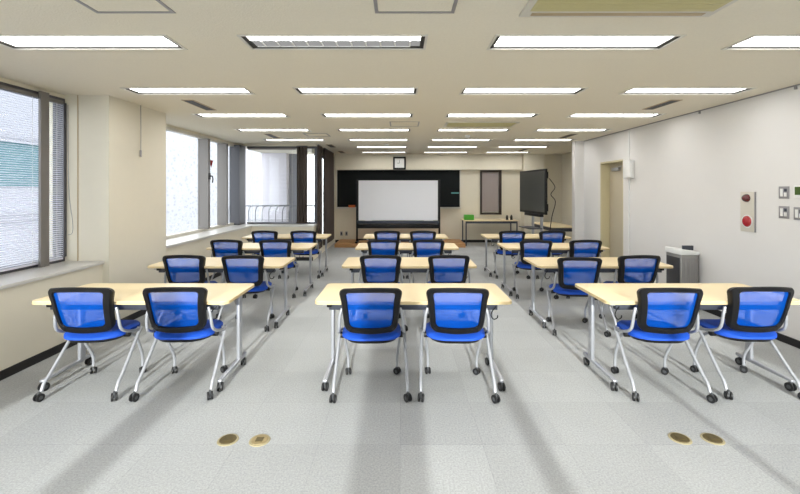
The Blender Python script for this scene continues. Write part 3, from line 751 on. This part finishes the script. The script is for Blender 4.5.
# local +x runs from near to far edge, local +y faces the class side (left)
boxes('bezel', [(-hw, hw, 0.0, 0.05, 1.03, 1.98)], 'black', t, bev=0.006)
boxes('screen', [(-hw+0.03, hw-0.03, 0.05, 0.054, 1.08, 1.94)], 'glass_black', t)
boxes('speaker_bar', [(-0.45, 0.35, -0.02, 0.07, 0.97, 1.03)], 'black', t, bev=0.006)
boxes('wall_bracket', [(-0.3, 0.3, -0.06, 0.0, 1.3, 1.7)], 'dark_metal', t)
boxes('connector_box', [(-hw+0.04, -hw+0.12, -0.035, 0.0, 1.78, 1.92), (-hw+0.04, -hw+0.12, -0.035, 0.0, 1.1, 1.25)], 'black', t)
bm = bmesh.new(); tube(bm, [(-hw+0.05, -0.06, 1.78), (-hw+0.0, -0.16, 1.6), (-hw+0.06, -0.10, 1.45), (-hw, -0.17, 1.3), (-hw+0.05, -0.12, 1.0), (-hw+0.1, -0.1, 0.7)], 0.008, 6); obj('cable', bm, 'black', t, True)
for s in (-1, 1):
    boxes('post', [(s*0.22-0.03, s*0.22+0.03, -0.1, -0.06, 0.07, 1.7)], 'silver', t, bev=0.004)
    f = boxes('foot', [(s*0.45-0.03, s*0.45+0.03, -0.4, 0.35, 0.065, 0.1)], 'silver', t, bev=0.004)
    for yy in (-0.36, 0.31):
        bm = bmesh.new(); caster_bm(bm, s*0.45, yy, 0.032); cyl(bm, (s*0.45, yy, 0.03), (s*0.45, yy, 0.07), 0.008); obj('caster', bm, 'caster', f, True)
boxes('base_bar', [(-0.45, 0.45, -0.1, -0.05, 0.07, 0.1)], 'silver', t)
boxes('shelf', [(-0.30, 0.30, -0.06, 0.22, 0.70, 0.72)], 'dark_metal', t)

t = thing('side_table', 'maple side table behind the white pier at the back right', 'table', (3.42, 9.0, 0))
boxes('tabletop', [(0, 0.6, 0.3, 1.75, 0.68, 0.705)], 'desk', t, bev=0.003)
boxes('apron', [(0.03, 0.57, 0.33, 1.72, 0.60, 0.68)], 'dark_metal', t)
for x in (0.03, 0.54):
    for y in (0.33, 1.69): boxes('leg', [(x, x+0.03, y, y+0.03, 0, 0.60)], 'dark_metal', t)

# ------------------------------------------------------------------ right wall fittings
t = thing('air_purifier', 'silver and white floor air purifier against the right wall', 'air purifier', (3.64, 5.34, 0))
boxes('body', [(0, 0.23, 0, 0.30, 0.02, 0.70)], 'pur_silver', t, bev=0.012)
boxes('side_grille', [(-0.006, 0.004, 0.02, 0.28, 0.06, 0.66)], 'pur_side', t, bev=0.003)
bm = bmesh.new()
for k in range(9): box(bm, 0.02+k*0.022, 0.026+k*0.022, -0.004, 0.002, 0.06, 0.66)
obj('front_ribs', bm, 'cover_grey', t)
bm = bmesh.new(); box(bm, -0.012, 0.24, -0.012, 0.31, 0.70, 0.775)
for v in bm.verts:
    if v.co.z > 0.75 and v.co.x > 0.1: v.co.z -= 0.03
bevel(bm, 0.012, 3); obj('top_cover', bm, 'white', t, True)
boxes('display_panel', [(0.10, 0.235, 0.10, 0.13, 0.745, 0.81)], 'dark_metal', t, bev=0.003)
boxes('base', [(0.01, 0.22, 0.01, 0.29, 0, 0.02)], 'black', t)

t = thing('fire_alarm', 'white fire alarm plate with two red domes on the right wall', 'fire alarm', (XR+0.002, 4.52, 1.08))
boxes('plate', [(-0.012, 0, 0, 0.19, 0, 0.445)], 'offwhite', t, bev=0.003)
boxes('edge_strip', [(-0.016, 0, -0.008, 0.0, 0, 0.445)], 'cover_grey', t)
def dome(name, parent, y, z, r, m, h):
    bm = bmesh.new(); n, k = 20, 7; rings = []
    for j in range(k):
        a = PI/2*j/(k); rr = r*math.cos(a); xx = -0.012-h*math.sin(a)
        rings.append([bm.verts.new((xx, y+rr*math.cos(2*PI*i/n), z+rr*math.sin(2*PI*i/n))) for i in range(n)])
    for a, b in zip(rings, rings[1:]):
        for i in range(n): bm.faces.new((a[i], a[(i+1)%n], b[(i+1)%n], b[i]))
    bm.faces.new(rings[-1]); bm.faces.new(rings[0][::-1]); obj(name, bm, m, parent, True)
dome('warning_lamp', t, 0.10, 0.375, 0.046, 'dkred', 0.05)
dome('alarm_button', t, 0.095, 0.115, 0.064, 'red', 0.03)
bm = bmesh.new(); cyl(bm, (-0.012, 0.095, 0.115), (-0.018, 0.095, 0.115), 0.072, 24); obj('button_ring', bm, 'white', t, True)

def switch(y, z, label, w=0.11, h=0.125, lcd=False):
    t = thing('wall_switch', label, 'switch', (XR, y, z), 0, 'grey switch plates at the right edge')
    boxes('plate', [(-0.008, 0, -w/2, w/2, -h/2, h/2)], 'white' if lcd else 'cover_grey', t, bev=0.002)
    if lcd: boxes('display', [(-0.011, -0.008, -w/2+0.015, w/2-0.015, -h/2+0.03, h/2-0.015)], 'lcd', t)
    else:
        boxes('rocker', [(-0.013, -0.008, 0.008, 0.034, -0.04, 0.04)], 'white', t)
        boxes('rocker', [(-0.013, -0.008, -0.034, -0.008, -0.04, 0.0)], 'white', t)
        boxes('indicator', [(-0.011, -0.008, -0.034, -0.008, 0.01, 0.04)], 'dark_metal', t)
switch(4.18, 1.52, 'upper grey switch plate nearest the fire alarm')
switch(4.18, 1.32, 'lower grey switch plate nearest the fire alarm')
switch(4.02, 1.53, 'upper wall controller with green display at the right edge', lcd=True)
switch(4.02, 1.315, 'lower grey switch plate at the right edge')

t = tag(boxes('junction_box', [(XR-0.09, XR, 6.84, 7.06, 1.74, 2.05)], 'white', bev=0.02), 'white rounded box on the right wall beside the door', 'wall box')
t = tag(boxes('cable_duct', [(XR-0.016, XR, 6.99, 7.02, 2.05, CEIL-0.02), (XR-0.016, XR, 6.99, 7.02, 0.08, 1.74)], 'white'), 'thin white cable duct running down the right wall beside the door', 'cable duct')
bm = bmesh.new(); tube(bm, [(-3.165, 5.03, CEIL), (-3.163, 5.03, 2.25), (-3.165, 5.03, 2.0)], 0.004, 6); cyl(bm, (-3.165, 5.03, 2.03), (-3.165, 5.03, 1.95), 0.012, 10); 
tag(obj('hanging_cable', bm, 'cover_grey', None, True), 'short grey cable hanging down the left pillar from the ceiling', 'cable')

# ------------------------------------------------------------------ floor outlets
for x, y, cov, lab in ((-1.065, 2.55, 'bronze', 'dark bronze floor outlet cover, left one of the left pair'), (-0.867, 2.545, 'brass', 'pale brass floor outlet cover, right one of the left pair'),
                  (1.743, 2.565, 'bronze', 'dark bronze floor outlet cover, left one of the right pair'), (1.942, 2.56, 'bronze', 'dark bronze floor outlet cover, right one of the right pair')):
    t = thing('floor_outlet', lab, 'floor outlet', (x, y, 0), 0, 'round floor outlets')
    bm = bmesh.new(); cyl(bm, (0, 0, 0), (0, 0, 0.004), 0.064, 32, 0.061); obj('ring', bm, 'ring', t, True)
    bm = bmesh.new(); cyl(bm, (0, 0, 0.004), (0, 0, 0.007), 0.051, 32, 0.049); obj('cover', bm, cov, t, True)
    boxes('flap', [(-0.022, 0.022, -0.022, 0.022, 0.007, 0.009)], 'bronze', t)

# ------------------------------------------------------------------ world, camera
w = bpy.data.worlds.new('sky'); S.world = w; w.use_nodes = True
bg = w.node_tree.nodes['Background']; bg.inputs['Color'].default_value = (0.95, 0.975, 1.0, 1); bg.inputs['Strength'].default_value = 5.0
sun = bpy.data.lights.new('sun', 'SUN'); sun.energy = 7.0; sun.angle = math.radians(1.0); sun.color = (1, 0.98, 0.95)
so = bpy.data.objects.new('sun', sun); C.objects.link(so); so.location = (0, -8, 6); so.rotation_euler = (math.radians(90-15), 0, 0)
cam = bpy.data.cameras.new('camera'); co = bpy.data.objects.new('camera', cam); C.objects.link(co)
co.location = (0, 0, H_CAM); co.rotation_euler = (PI/2, 0, 0)
cam.sensor_fit = 'HORIZONTAL'; cam.sensor_width = 36; cam.lens = FOC/800*36; cam.shift_y = -57.4/800; cam.shift_x = 0.0; cam.clip_start = 0.02
S.camera = co
S.view_settings.view_transform = 'Standard'; S.view_settings.look = 'None'; S.view_settings.exposure = 0.0; S.view_settings.gamma = 1
S.view_settings.use_curve_mapping = False
try:
    S.cycles.use_denoising = True; S.cycles.max_bounces = 10; S.cycles.transparent_max_bounces = 24; S.cycles.sample_clamp_indirect = 6
    S.cycles.caustics_reflective = False; S.cycles.caustics_refractive = False
except Exception: pass
